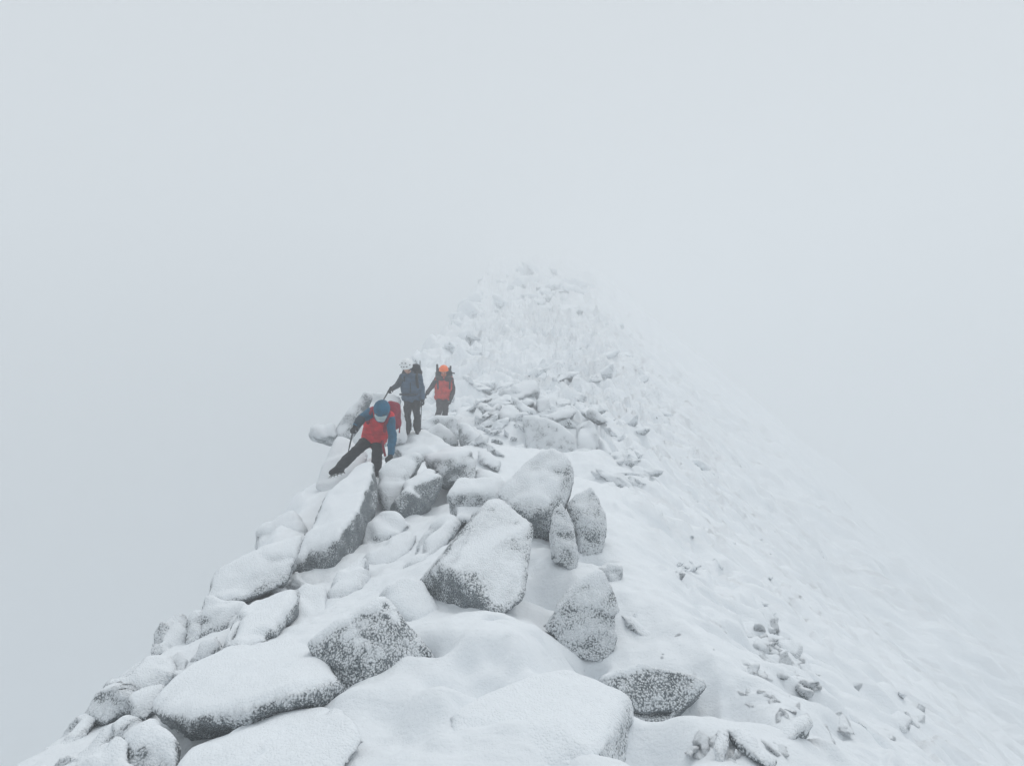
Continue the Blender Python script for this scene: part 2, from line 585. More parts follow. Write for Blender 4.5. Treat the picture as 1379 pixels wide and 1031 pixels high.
boulder('narrow upright slab leaning below the tall round-topped boulder',
        [(744, 688, 8.0), (758, 680, 8.2), (771, 692, 8.1), (783, 748, 7.5), (774, 768, 7.3), (756, 764, 7.3), (741, 755, 7.4), (742, 716, 7.7)],
        back=.6, rnd=.05, rime=.62, k=0.35, facet=0.06, lo=0.7, hi=0.98, lift=0.02)
boulder('rimed slab with dark left side, black slot under its foot',
        [(762, 678, 8.8), (773, 667, 9.0), (798, 659, 9.1), (806, 667, 9.0), (816, 688, 8.7), (818, 713, 8.4), (810, 743, 8.1), (785, 750, 8.0),
         (781, 728, 8.1), (772, 695, 8.4), (786, 690, 8.3)], back=.6, rnd=.04, rime=.55, k=0.35, lift=-0.05, facet=0.05, lo=0.66, hi=0.95)
boulder('long slanting boulder with smooth snow top and dark right flank, below the climber in red',
        [(480, 629, 11.7), (501, 628, 11.7), (509, 642, 11.4), (510, 686, 10.6), (476, 747, 9.2), (449, 787, 8.5), (426, 786, 8.5),
         (396, 764, 8.7), (410, 735, 9.3), (436, 671, 10.6), (456, 727, 8.7), (484, 690, 9.5)], back=.7, rnd=.07, snow=.06, k=0.75, facet=0.04, rime=0.2, lift=0.05)
boulder('rime-knobbed overhanging slab left of the long slanting boulder',
        [(281, 775, 8.0), (290, 767, 8.2), (320, 758, 8.5), (347, 742, 8.8), (376, 729, 9.1), (408, 721, 9.3), (410, 728, 9.1),
         (397, 762, 8.5), (388, 782, 8.2), (361, 796, 7.9), (310, 816, 7.4), (292, 811, 7.4), (278, 800, 7.6)],
        back=.7, rnd=.06, rime=.5, snow=.03, k=0.45, lift=-0.15, facet=0.04)
boulder('upright grey slab under the rime-knobbed overhanging slab',
        [(276, 805, 7.9), (292, 808, 7.7), (320, 815, 7.8), (335, 822, 7.6), (303, 842, 7.2), (287, 866, 7.0), (271, 854, 7.2)], back=.7, rnd=.03, rime=.4)
boulder('thin dark leaning stone at the left edge under the overhanging slab',
        [(256, 830, 7.5), (270, 825, 7.6), (276, 850, 7.3), (263, 880, 7.0), (252, 858, 7.2)], back=.5, rnd=.03, rime=.42)
boulder('low grey stone behind the top edge of the broad front-left boulder',
        [(256, 890, 6.6), (270, 868, 6.9), (293, 858, 7.0), (300, 876, 6.7), (280, 900, 6.4)], back=.5, rnd=.04, rime=.4)
boulder('light slab under thin snow above the rime-knobbed slab',
        [(346, 716, 10.2), (375, 696, 10.6), (396, 692, 10.7), (411, 715, 10.2), (407, 724, 9.9), (347, 745, 9.6)], back=.8, rnd=.06, rime=.6, k=0.5)
boulder('smooth snow pillow boulder with a dark slit under its right end, front left',
        [(286, 880, 6.3), (310, 840, 6.9), (338, 817, 7.3), (366, 807, 7.5), (397, 801, 7.6), (398, 822, 7.2), (368, 848, 6.7), (362, 866, 6.3),
         (322, 880, 6.1)], rnd=.11, rime=.3, snow=.06, k=0.75, lift=0, back=0.9)
boulder('pale slab with a dark right edge between the long slanting boulder and angular boulder',
        [(437, 798, 7.9), (460, 766, 8.5), (494, 752, 8.8), (497, 778, 8.3), (476, 822, 7.3), (442, 836, 7.1)], back=.7, rime=.6, rnd=0.02, lo=0.6, hi=0.95, lift=0.03)
boulder('white snow-buried block left of the pale slab, under the foot of the long slanting boulder',
        [(398, 800, 7.9), (412, 788, 8.2), (440, 790, 8.1), (442, 830, 7.2), (410, 850, 6.8), (385, 845, 6.9)], back=.7, rime=0.7, rnd=0.1, lift=0.06)
boulder('low snowy boulder with a shallow dimple of bare rock, above the pale slab',
        [(494, 752, 8.9), (510, 737, 9.2), (545, 717, 9.6), (562, 722, 9.4), (560, 738, 9.0), (535, 760, 8.5), (500, 772, 8.4)], back=.7, rime=0.55, rnd=0.04, lift=0.05)
boulder('snow-capped ledge stone in the hollow right of the long slanting boulder',
        [(483, 722, 9.9), (496, 700, 10.3), (512, 690, 10.5), (535, 697, 10.4), (552, 706, 10.1), (540, 722, 9.7), (498, 744, 9.2), (486, 738, 9.4)],
        back=.7, rime=0.55, rnd=0.03, facet=0.2, lift=0.04)
boulder('low snow-covered boulder between the ledge stone and the central slab',
        [(560, 735, 8.9), (580, 712, 9.3), (610, 700, 9.2), (618, 706, 8.9), (590, 745, 8.0), (570, 765, 7.6), (545, 765, 7.8)], back=.7, rime=0.6, rnd=0.04, facet=0.2, lift=0.05)
boulder('boulder with snow on top where the climber rests a glove',
        [(508, 633, 11.6), (522, 621, 11.9), (547, 614, 12.2), (566, 615, 12.3), (564, 630, 11.8), (544, 658, 11.1), (530, 688, 10.6),
         (521, 690, 10.6), (508, 660, 11.0)], back=.8, rnd=.07, rime=.55, lo=0.55, hi=0.85)
boulder('block with a coarse speckled end face, right of the glove-rest boulder',
        [(572, 614, 12.4), (599, 606, 12.7), (624, 602, 12.7), (638, 608, 12.4), (645, 622, 12.1), (639, 645, 11.6), (610, 647, 11.5), (596, 650, 11.5),
         (590, 632, 11.6), (604, 616, 11.7)], back=.9, rnd=.06, rime=.45, lift=-0.25, lo=0.66, hi=0.92)
boulder('slanting boulder with a dark grey underside in front of the speckled-end block',
        [(531, 693, 10.5), (543, 657, 11.2), (572, 630, 11.9), (592, 628, 11.9), (596, 650, 11.3), (583, 673, 10.9), (549, 704, 10.4), (558, 655, 10.8),
         (538, 684, 10.4)], back=.8, rnd=.05, snow=.06, lift=-0.2, rime=0.22)
boulder('wide snow mound boulder beneath the feet of the climber in grey',
        [(526, 600, 16.9), (534, 588, 17.5), (566, 585, 17.6), (594, 590, 17.4), (612, 604, 16.7), (600, 616, 16.0), (543, 618, 15.9)],
        back=1.2, rnd=.16, rime=.5, snow=.05, extra=[(540, 584, 18.3), (575, 584, 18.4)], k=0.8)
boulder('grey flat-topped boulder hiding the boots of the climber in the orange helmet',
        [(568, 569, 20.3), (584, 560, 20.8), (613, 560, 20.9), (617, 566, 20.6), (616, 588, 19.6), (595, 592, 19.3), (572, 584, 19.5)], back=1.2, rnd=.08, k=0.15, rime=0.5)
boulder('round-shouldered boulder leaning against the flat-topped boulder near the grey climber',
        [(572, 586, 18.7), (579, 576, 19.0), (591, 569, 19.3), (604, 577, 18.9), (618, 597, 18.0), (595, 600, 17.9)], back=.9, rnd=.1, rime=.5, k=0.3)
boulder('snow-topped block with a plain grey left face, right of the flat-topped boulder',
        [(616, 568, 18.8), (631, 572, 18.8), (651, 590, 18.2), (654, 603, 17.7), (643, 611, 17.3), (624, 604, 17.4), (622, 588, 17.9), (640, 592, 17.4)],
        back=1.0, rnd=.06, rime=.4, k=0.2)
boulder('small flat slab below the plain grey block, right of the speckled-end block',
        [(643, 609, 16.0), (660, 611, 16.0), (675, 621, 15.4), (671, 634, 14.8), (649, 625, 15.0)], back=.8, rnd=.06, rime=.5)
boulder('snowy boulder between the speckled-end block and the tall round-topped boulder',
        [(640, 632, 12.9), (660, 636, 12.9), (678, 645, 12.4), (680, 660, 11.6), (655, 664, 11.4), (640, 650, 12.0)], back=.8, rnd=.1, rime=.55, lift=0.05)
boulder('dark grey slab tilted on edge at the drop behind the climber in red',
        [(452, 576, 14.6), (464, 559, 14.9), (490, 530, 15.4), (500, 532, 15.3), (474, 572, 14.5), (474, 588, 14.2), (452, 591, 14.2)],
        back=.7, rnd=.03, rime=.42, rough=.6, k=0.4)
boulder('pale snow-plastered slab behind the climber in red',
        [(499, 533, 17.3), (520, 529, 17.4), (540, 534, 17.4), (546, 560, 17.0), (545, 592, 16.6), (500, 606, 16.4), (478, 600, 16.4), (472, 576, 16.7)],
        back=.6, rnd=.07, rime=.72, rough=.7, k=1, nbase=0)
boulder('white block jutting out over the drop at the left of the ridge',
        [(415, 577, 14.3), (427, 571, 14.5), (451, 572, 14.6), (453, 589, 14.2), (430, 589, 14.1), (419, 585, 14.1)], back=.7, rnd=.05, rime=.68)
boulder('pale steep slab under the left boot of the climber in red',
        [(452, 590, 14.0), (476, 590, 14.0), (494, 612, 13.2), (486, 642, 12.3), (442, 672, 11.7), (425, 652, 12.1), (432, 628, 12.8)],
        back=.8, rnd=.06, rime=.66, rough=.7, lo=0.6, hi=0.95, facet=0.06)
boulder('small grey stone behind the knee of the climber in red',
        [(482, 632, 12.4), (492, 622, 12.7), (501, 616, 12.8), (505, 632, 12.3), (498, 640, 12.1)], back=.5, rnd=.04, rime=.42)
boulder('large smooth pale slab standing as a wall right of the climbers',
        [(703, 560, 21.6), (726, 560, 21.8), (754, 569, 21.6), (775, 586, 21.1), (778, 616, 20.2), (743, 612, 20.0), (712, 618, 20.0), (705, 580, 20.9)],
        back=1.2, rnd=.05, rough=.5, group='snow-covered rocks behind the climbers', k=0.25, facet=0.05, lift=-0.35, rime=0.6)
boulder('rounded pale block at the right end of the wall slab',
        [(776, 571, 21.4), (795, 569, 21.5), (807, 589, 20.9), (805, 610, 20.3), (790, 616, 20.0), (776, 610, 20.2)], back=1.0, rnd=.07, rime=.62,
        group='snow-covered rocks behind the climbers', lift=-0.3)
boulder('flat snowy plate lying on top of the wall slab',
        [(732, 564, 21.2), (741, 557, 21.6), (772, 549, 22.1), (778, 554, 21.9), (770, 562, 21.4), (748, 567, 21.0)], back=.8, rnd=.05, rime=.5,
        group='snow-covered rocks behind the climbers')
boulder('lens-shaped plate over the left end of the wall slab',
        [(696, 543, 22.3), (705, 538, 22.5), (719, 537, 22.5), (720, 543, 22.2), (708, 547, 22.0)], back=.8, rnd=.05, rime=.5,
        group='snow-covered rocks behind the climbers')
boulder('upright pale stone between the two plates on the wall slab',
        [(721, 538, 22.6), (740, 536, 22.7), (742, 550, 22.2), (733, 559, 21.8), (724, 553, 22.0)], back=.8, rnd=.05, rime=.6,
        group='snow-covered rocks behind the climbers')
boulder('pointed snowy plate sticking out at the right end of the wall slab',
        [(790, 558, 21.8), (795, 551, 22.1), (812, 560, 21.8), (822, 568, 21.6), (806, 569, 21.5)], back=.8, rnd=.04, rime=.5,
        group='snow-covered rocks behind the climbers')
boulder('long smooth snow-covered whaleback rock above the wall slab',
        [(672, 534, 24.5), (690, 521, 25.5), (705, 512, 26.0), (724, 512, 26.0), (727, 526, 25.0), (705, 534, 24.3), (694, 540, 24.0)], back=1.2, rnd=.12, rime=.5,
        group='snow-covered rocks behind the climbers')
boulder('rime-fringed block left of the wall slab',
        [(670, 556, 21.8), (682, 546, 22.3), (697, 544, 22.4), (702, 560, 21.6), (700, 570, 21.2), (676, 566, 21.3)], back=.8, rnd=.04, rime=.5,
        group='snow-covered rocks behind the climbers')
boulder('grey pointed stone below the left end of the wall slab',
        [(684, 612, 19.4), (690, 604, 19.8), (706, 598, 20.0), (708, 618, 19.2), (690, 632, 18.6)], back=.8, rnd=.04, rime=.6,
        group='snow-covered rocks behind the climbers')

boulder('snow-plastered block between the angular speckled boulder and the dark end of the central slab',
        [(512, 806, 6.5), (545, 782, 6.9), (572, 788, 6.8), (592, 829, 6.2), (574, 854, 5.9), (560, 848, 5.95), (530, 818, 6.3)],
        back=.7, rnd=.05, rime=.6, facet=.1, lift=0.1, lo=0.4, hi=0.8)
LSH = 'broken stones of the left shoulder'
boulder('long leaning slab at the outer left edge of the lower left stack', [(58, 1008, 5.2), (92, 984, 5.5), (128, 952, 5.9), (138, 958, 5.8), (104, 1000, 5.2), (75, 1018, 5.0)],
        back=.4, k=.6, lift=.0, group=LSH, facet=0.2, rnd=0.0, snow=0.02, rough=0.8, rime=0.48, lo=0.6, hi=0.92, vox=0.014)
boulder('snow-covered slab lying below the long leaning slab of the lower left stack', [(70, 1034, 4.7), (110, 1006, 5.0), (152, 974, 5.3), (166, 982, 5.2), (140, 1004, 4.9), (100, 1045, 4.5)],
        back=.4, k=.6, group=LSH, facet=0.2, rnd=0.0, snow=0.02, rough=0.8, rime=0.48, lo=0.6, hi=0.92, vox=0.014)
boulder('snow-hooded stone with a small dark hollow, top of the lower left stack', [(150, 925, 6.1), (160, 908, 6.4), (190, 893, 6.6), (226, 890, 6.6), (236, 905, 6.3), (206, 934, 5.9), (176, 938, 5.9)],
        back=.5, k=.5, lift=-.08, group=LSH, facet=0.2, rnd=0.0, snow=0.02, rough=0.8, rime=0.48, lo=0.6, hi=0.92, vox=0.014)
boulder('blocky stone against the left end of the broad flat-topped boulder', [(176, 938, 5.7), (205, 920, 5.9), (222, 924, 5.8), (214, 952, 5.4), (196, 968, 5.2), (178, 960, 5.3)],
        back=.5, k=.4, lift=-.1, group=LSH, facet=0.2, rnd=0.0, snow=0.02, rough=0.8, rime=0.48, lo=0.6, hi=0.92, vox=0.014)
boulder('rime-knobbed stone above the small round boulder at the bottom left', [(150, 975, 5.0), (168, 962, 5.15), (196, 968, 5.1), (204, 985, 4.85), (184, 1000, 4.7), (158, 996, 4.75)],
        back=.5, k=.4, lift=-.08, group=LSH, facet=0.2, rnd=0.0, snow=0.02, rough=0.8, rime=0.48, lo=0.6, hi=0.92, vox=0.014)
boulder('slab with a dark end between the leaning slab and the hooded stone', [(118, 962, 5.6), (140, 938, 5.9), (160, 932, 5.9), (166, 950, 5.6), (144, 972, 5.3)],
        back=.5, k=.4, lift=-.08, group=LSH, facet=0.2, rnd=0.0, snow=0.02, rough=0.8, rime=0.48, lo=0.6, hi=0.92, vox=0.014)
boulder('faint pale slab at the outer edge left of the thin dark leaning stone', [(206, 880, 7.2), (212, 856, 7.6), (240, 836, 7.9), (256, 846, 7.6), (248, 880, 7.1), (226, 896, 6.9)],
        back=.5, k=.5, group=LSH, facet=0.2, rnd=0.0, snow=0.02, rough=0.8, rime=0.48, lo=0.6, hi=0.92, vox=0.014)

# the snow drifts up to the foot of every boulder, and lies where the climbers tread
BASE.append(P(597, 569.5, 21.9))
BASE.append(P(588, 568.5, 21.7))
_b = np.array(BASE)
_r = _b[:, 2] - H(_b[:, 0], _b[:, 1])
FIT = [(q[0], q[1], float(np.clip(r, -.9, .6)), float(np.clip(.055 * q[1], .22, .9))) for q, r in zip(_b, _r)]
for (px, py, r, a) in [(683, 915, .05, -.07), (722, 903, .1, -.07), (655, 905, .22, -.06), (620, 960, .3, -.12),
                       (598, 716, .2, -.25), (725, 772, .28, -.5), (592, 668, .35, -.4), (700, 745, .2, -.2), (783, 895, .11, -.4), (796, 749, .16, -.4), (668, 831, .07, -.2), (573, 893, .08, -.2), (800, 893, .08, -.3), (765, 628, 1.2, -.55), (880, 985, .25, -.25), (540, 990, .3, -.12), (690, 870, .3, .1),
                       (600, 870, .35, .08), (560, 930, .3, .06), (655, 1000, .3, .05),
                       (668, 930, .1, -.085), (640, 915, .1, -.085), (664, 890, .1, -.085), (630, 893, .09, -.08), (612, 925, .1, -.085),
                       (690, 945, .1, -.07), (652, 965, .11, -.085), (690, 905, .09, -.085), (585, 915, .12, -.085), (700, 880, .1, .05),
                       (560, 965, .15, .07), (600, 950, .16, .06), (735, 870, .14, .07), (715, 930, .1, .04), (520, 960, .12, -.06)]:
    g = ground(px, py)
    DENTS.append((g[0], g[1], r, a))


_rd = random.Random(5)
for _ in range(90):
    g = ground(_rd.uniform(470, 880), _rd.uniform(835, 1031))
    DENTS.append((g[0], g[1], _rd.uniform(.06, .26), _rd.uniform(-.05, .05)))
build_terrain()

# ------------------------------------------------------------------ scattered rubble
def rubble_mesh(seed, flat=.6):
    rg = np.random.default_rng(seed)
    n = rg.integers(7, 11)
    v = rg.normal(size=(n, 3))
    v /= np.linalg.norm(v, axis=1)[:, None]
    v *= rg.uniform(.8, 1.1, (n, 1))
    v *= np.array([rg.uniform(.9, 1.5), rg.uniform(.5, .9), rg.uniform(.35, .75)]) * .5
    a, b = rg.uniform(-.7, .7), rg.uniform(-.8, .8)
    Rm = np.array(Matrix.Rotation(a, 3, 'X') @ Matrix.Rotation(b, 3, 'Y'))
    v = v @ Rm.T
    me = remesh(hull_bm([Vector(p) for p in v]), .03)
    dress(me, seed, .03, .012, .02, 1.0, .55, .85, None, .7, .13)
    me.materials.append(FARROCK)
    me.name = 'rubble'
    return me


BASES = [rubble_mesh(500 + i) for i in range(16)]
rnd = random.Random(7)


PLAN = []


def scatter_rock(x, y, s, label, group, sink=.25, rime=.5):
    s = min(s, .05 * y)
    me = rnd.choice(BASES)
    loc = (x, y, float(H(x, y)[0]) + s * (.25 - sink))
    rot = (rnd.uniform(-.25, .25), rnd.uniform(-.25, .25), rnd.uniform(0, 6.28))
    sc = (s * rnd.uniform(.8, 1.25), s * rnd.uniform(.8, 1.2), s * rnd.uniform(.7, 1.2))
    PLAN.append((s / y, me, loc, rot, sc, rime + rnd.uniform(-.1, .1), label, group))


def scatter_box(n, y0, y1, x0, x1, s0, s1, label, group, sink=.3, rime=.5, bias=1.0):
    for _ in range(n):
        y = y0 + (y1 - y0) * rnd.random() ** bias
        a, b = (x0(y) if callable(x0) else x0), (x1(y) if callable(x1) else x1)
        s = s0 * (s1 / s0) ** rnd.random()
        scatter_rock(rnd.uniform(a, b), y, s, label, group, sink, rime)


def scatter_px(n, px, py, rx, ry, s0, s1, label, group, sink=.3, rime=.45):
    for _ in range(n):
        a, q = rnd.uniform(0, 6.283), math.sqrt(rnd.random())
        g = ground(px + rx * q * math.cos(a), py + ry * q * math.sin(a))
        scatter_rock(g[0], g[1], s0 * (s1 / s0) ** rnd.random(), label, group, sink, rime)


FAR = 'rime-white rock in the broken far ridge, fading into the fog'
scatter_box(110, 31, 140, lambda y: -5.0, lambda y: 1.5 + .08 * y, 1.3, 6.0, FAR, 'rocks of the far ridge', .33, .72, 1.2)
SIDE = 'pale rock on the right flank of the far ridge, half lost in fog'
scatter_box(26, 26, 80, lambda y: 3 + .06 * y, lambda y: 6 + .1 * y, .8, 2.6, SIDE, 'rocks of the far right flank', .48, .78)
MID = 'rime-covered rock in the rubble just above and behind the climbers'
scatter_box(100, 21.5, 32, lambda y: -3.4, lambda y: 3.6, .4, 2.2, MID, 'rubble behind the climbers', .24, .66)
scatter_px(34, 668, 572, 36, 42, .25, .8, 'icy stone in the heap between the grey block and the pale wall slab', 'icy stones of the heap', .15, .62)
scatter_px(14, 842, 632, 30, 22, .35, .9, 'small stone in the patch below the right end of the wall slab', 'stones below the wall slab', .35, .66)
scatter_px(7, 925, 768, 20, 14, .1, .26, 'dark flake of stone poking from the middle of the right slope', 'flakes of the right slope', .38, .5)
scatter_px(16, 1032, 840, 24, 34, .18, .5, 'small stone wedged between the blocks of the upper right outcrop', 'stones of the upper outcrop', .44, .68)
scatter_px(44, 1035, 915, 54, 56, .3, .9, 'small stone wedged between the blocks of the lower right outcrop', 'stones of the lower right outcrop', .5, .7)
scatter_px(9, 990, 1005, 60, 24, .15, .45, 'small stone at the bottom edge around the dark slanting rock', 'stones by the bottom edge', .4, .66)
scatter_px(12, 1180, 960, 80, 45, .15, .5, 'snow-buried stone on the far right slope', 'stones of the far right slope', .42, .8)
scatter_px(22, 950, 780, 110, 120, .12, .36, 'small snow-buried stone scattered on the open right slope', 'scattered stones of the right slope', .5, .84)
LEFT = 'snowy stone on the left shoulder of the ridge above the drop'
scatter_box(34, 5.2, 9.0, -3.35, -2.3, .35, 1.0, LEFT, 'stones of the left shoulder', .28, .68)



def slope_block(label, px, rime=.6, sink=.1, group='rocks breaking through the right slope', snow=.018, **kw):
    cx, cy = sum(p[0] for p in px) / len(px), max(p[1] for p in px)
    d = ground(cx, cy)[1]
    y1 = max(p[1] for p in px)
    pts = [(x, y, d + sink + (y1 - y) * .0011 * d) for x, y in px]
    boulder(label, pts, back=.4, rnd=.0, snow=snow, rime=rime, k=1.0, nbase=0, facet=.1, rough=.3, vox=.012, name='boulder', group=group, **kw)


slope_block('dark slanting rock at the bottom edge right of the cracked wedge block', [(976, 984), (1002, 986), (1026, 1003), (1046, 1024), (1035, 1040), (1009, 1018), (982, 998)], .4)
slope_block('thin upright flake just left of the dark slanting rock', [(965, 1010), (970, 986), (977, 984), (976, 1005), (970, 1030)], .5)
slope_block('long pale ledge running up to the right at the foot of the lower right outcrop', [(1030, 1002), (1050, 980), (1086, 962), (1092, 975), (1060, 1012), (1040, 1020)], .66)
slope_block('grey block with a flat top on the right corner of the upper outcrop', [(1046, 862), (1062, 860), (1078, 872), (1076, 888), (1058, 886)], .5)
slope_block('pale cracked block at the upper end of the upper outcrop', [(1018, 822), (1034, 818), (1046, 832), (1044, 852), (1030, 852), (1020, 838)], .58)
slope_block('low buried block alone on the far lower right slope', [(1195, 965), (1212, 955), (1228, 968), (1218, 984), (1202, 982)], .66)
slope_block('grey streak of bare rock right of the pale upright boulder', [(836, 828), (850, 832), (868, 848), (892, 866), (876, 868), (858, 856)], .5)
slope_block('pale fin of rock alone on the upper right slope', [(868, 674), (880, 678), (892, 690), (893, 704), (884, 706), (876, 692)], .55)

# the stones that show largest stand singly, the small remainder is one mass
PLAN.sort(key=lambda q: -q[0])
KEEP = 292
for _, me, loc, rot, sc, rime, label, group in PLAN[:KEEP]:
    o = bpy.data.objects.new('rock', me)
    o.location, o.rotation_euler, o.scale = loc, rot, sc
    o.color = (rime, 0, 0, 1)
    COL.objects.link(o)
    tag(o, label, 'rock', group)
if len(PLAN) > KEEP:
    from mathutils import Euler
    vs_, fs_, sn_, n0 = [], [], [], 0
    for _, me, loc, rot, sc, rime, label, group in PLAN[KEEP:]:
        M = Matrix.LocRotScale(Vector(loc), Euler(rot), Vector(sc))
        co, _e = get_arrays(me)
        co = co @ np.array(M.to_3x3()).T + np.array(loc)
        vs_.append(co)
        fs_ += [[i + n0 for i in p.vertices] for p in me.polygons]
        a = np.empty(len(co), np.float32)
        me.attributes['snow'].data.foreach_get('value', a)
        sn_.append(a)
        n0 += len(co)
    me = bpy.data.meshes.new('rock_rubble')
    me.from_pydata(np.concatenate(vs_).tolist(), [], fs_)
    me.attributes.new('snow', 'FLOAT', 'POINT').data.foreach_set('value', np.concatenate(sn_))
    me.polygons.foreach_set('use_smooth', np.ones(len(me.polygons), bool))
    me.materials.append(FARROCK)
    o = bpy.data.objects.new('rock_rubble', me)
    o.color = (.68, 0, 0, 1)
    COL.objects.link(o)
    tag(o, 'small rime-white stones strewn over the far ridge and the right slope', 'rubble', kind='stuff')

bpy.data.objects.remove(_tmp)

# ------------------------------------------------------------------ people
_tmp2 = bpy.data.objects.new('union_tmp', bpy.data.meshes.new('union_tmp'))
COL.objects.link(_tmp2)
_m2 = _tmp2.modifiers.new('r', 'REMESH')
_m2.mode = 'VOXEL'


def fabric(name, col, rough=.75, var=.25, dust=.12):
    m, t = nt(name)
    L = t.links.new
    tc = N(t, 'ShaderNodeTexCoord')
    n = N(t, 'ShaderNodeTexNoise', i_Scale=9.0, i_Detail=4.0)
    L(tc.outputs['Object'], n.inputs['Vector'])
    c1 = tuple(v * (1 - var) for v in col)
    c2 = tuple(min(1, v * (1 + var)) for v in col)
    cc = mix_col(t, maprange(t, n.outputs[0], .3, .7), c1, c2)
    # spindrift caught in the cloth
    n2 = N(t, 'ShaderNodeTexNoise', i_Scale=55.0, i_Detail=3.0, i_Roughness=.7)
    L(tc.outputs['Object'], n2.inputs['Vector'])
    cc = mix_col(t, maprange(t, n2.outputs[0], .62, .75, 0, dust), cc, (.75, .78, .8))
    b = N(t, 'ShaderNodeBsdfPrincipled', i_Roughness=rough)
    L(cc, b.inputs['Base Color'])
    bp = N(t, 'ShaderNodeBump', i_Strength=.35, i_Distance=.012)
    L(n.outputs[0], bp.inputs['Height'])
    L(bp.outputs[0], b.inputs['Normal'])
    o = N(t, 'ShaderNodeOutputMaterial')
    L(b.outputs[0], o.inputs[0])
    return m


SKIN = fabric('skin', (.50, .29, .22), .5, .08, 0)
BLACK = fabric('black_cloth', (.014, .016, .02))
CHAR = fabric('charcoal_cloth', (.03, .032, .04))
BLUE = fabric('blue_cloth', (.012, .105, .19))
NAVY = fabric('dark_blue_cloth', (.018, .035, .055))
RED = fabric('red_cloth', (.56, .008, .022))
DRED = fabric('dark_red_cloth', (.23, .008, .03))
SLATE = fabric('slate_cloth', (.048, .085, .135))
DSLATE = fabric('dark_slate_cloth', (.035, .045, .06))
MAROON = fabric('charcoal_red_cloth', (.036, .03, .036))
BRICK = fabric('brick_red_cloth', (.50, .03, .022))
WHITE = fabric('white_shell', (.8, .82, .83), .35, .03, 0)
ORANGE = fabric('orange_shell', (.95, .16, .012), .35, .05, 0)
PALE = fabric('pale_lens', (.42, .52, .54), .2, .12, 0)
METAL = fabric('dull_metal', (.06, .065, .07), .4, .1, 0)
GREYC = fabric('grey_gaiter_cloth', (.10, .11, .12))
EYE = fabric('eye', (.02, .015, .012), .2, 0, 0)


def sphere_pts(p, r, n=10):
    out = []
    for i in range(n * 2):
        for j in range(n + 1):
            a, b = math.pi * i / n, math.pi * j / n
            out.append(Vector(p) + r * Vector((math.cos(a) * math.sin(b), math.sin(a) * math.sin(b), math.cos(b))))
    return out


def union(name, blobs, mat, parent=None, vox=.012, it=3, folds=0.0, seed=1, origin=None):
    """one closed surface round several hulls of balls"""
    bm = bmesh.new()
    o0 = Vector(origin) if origin is not None else Vector((0, 0, 0))
    for bl in blobs:
        pts = []
        for p, r in bl:
            pts += sphere_pts(Vector(p) - o0, r, 7)
        b2 = hull_bm(pts)
        me = bpy.data.meshes.new('t')
        b2.to_mesh(me)
        b2.free()
        bm.from_mesh(me)
        bpy.data.meshes.remove(me)
    me = bpy.data.meshes.new('t')
    bm.to_mesh(me)
    bm.free()
    _tmp2.data = me
    _m2.voxel_size = vox
    bpy.context.view_layer.update()
    dg = bpy.context.evaluated_depsgraph_get()
    me = bpy.data.meshes.new_from_object(_tmp2.evaluated_get(dg))
    co, e = get_arrays(me)
    co = smooth(co, e, it)
    if folds:
        nn = normals(me, co)
        w = co * np.array([1, 1, 2.2])
        co = co + nn * (folds * (fbm(w, 6, 3, seed) + .6 * (1 - 2 * np.abs(fbm(w, 3.5, 2, seed + 3)))))[:, None]
    normals(me, co)
    me.polygons.foreach_set('use_smooth', np.ones(len(me.polygons), bool))
    me.materials.append(mat)
    me.name = name
    o = bpy.data.objects.new(name, me)
    COL.objects.link(o)
    if parent is not None:
        o.parent = parent
        o.location = o0 - parent.location if parent.parent is None else o0 - parent['_o']
    else:
        o.location = o0
    return o


def V3(px, py, d):
    return Vector(P(px, py, d))


def lerp(a, b, t):
    return a + (b - a) * t


def frame(fwd, up):
    f = fwd.normalized()
    r = f.cross(up).normalized()
    return f, r, r.cross(f).normalized()


def glove_blobs(wrist, hand, palm_n, side, curl=.6):
    """palm, four fingers of unequal length bent at the knuckles, thumb off the side of the palm"""
    d = (hand - wrist).normalized()
    n = palm_n - d * palm_n.dot(d)
    n.normalize()
    s = d.cross(n) * side
    pc = wrist + d * .02
    kn = wrist + d * .1
    out = [[(wrist - d * .05, .036), (pc, .034)],
           [(pc - s * .02, .021), (pc + s * .02, .021), (kn - s * .033, .018), (kn + s * .033, .018)]]
    for i, ln in enumerate((.072, .082, .076, .058)):
        a = kn + s * (.034 - .0225 * i)
        b = a + (d * math.cos(curl * .6) + n * math.sin(curl * .6)) * ln * .5
        c2 = b + (d * math.cos(curl * 1.9) + n * math.sin(curl * 1.9)) * ln * .5
        out += [[(a, .0135), (b, .0125)], [(b, .0125), (c2, .0105)]]
    t0 = pc + s * .028 + d * .01
    t1 = t0 + (s * .8 + d * .7 + n * .35).normalized() * .045
    t2 = t1 + (d * .9 + n * .6).normalized() * .032
    out += [[(t0, .017), (t1, .0145)], [(t1, .0145), (t2, .0125)]]
    return out


def head_blobs(c, f, r, u):
    return [[(c + u * .03 - f * .015, .092), (c + u * .02 + f * .02, .088)],
            [(c + u * .0 + f * .03, .07), (c - u * .075 + f * .055, .04)],
            [(c - u * .07 + f * .035 + r * .03, .03), (c - u * .07 + f * .035 - r * .03, .03), (c - u * .1 + f * .07, .022)],
            [(c + u * .015 + f * .098, .012), (c - u * .03 + f * .122, .016)],
            [(c - u * .062 + f * .094 - r * .015, .012), (c - u * .062 + f * .094 + r * .015, .012)],
            [(c + r * .093 + u * .01, .014), (c + r * .093 - u * .025, .012)],
            [(c - r * .093 + u * .01, .014), (c - r * .093 - u * .025, .012)]]


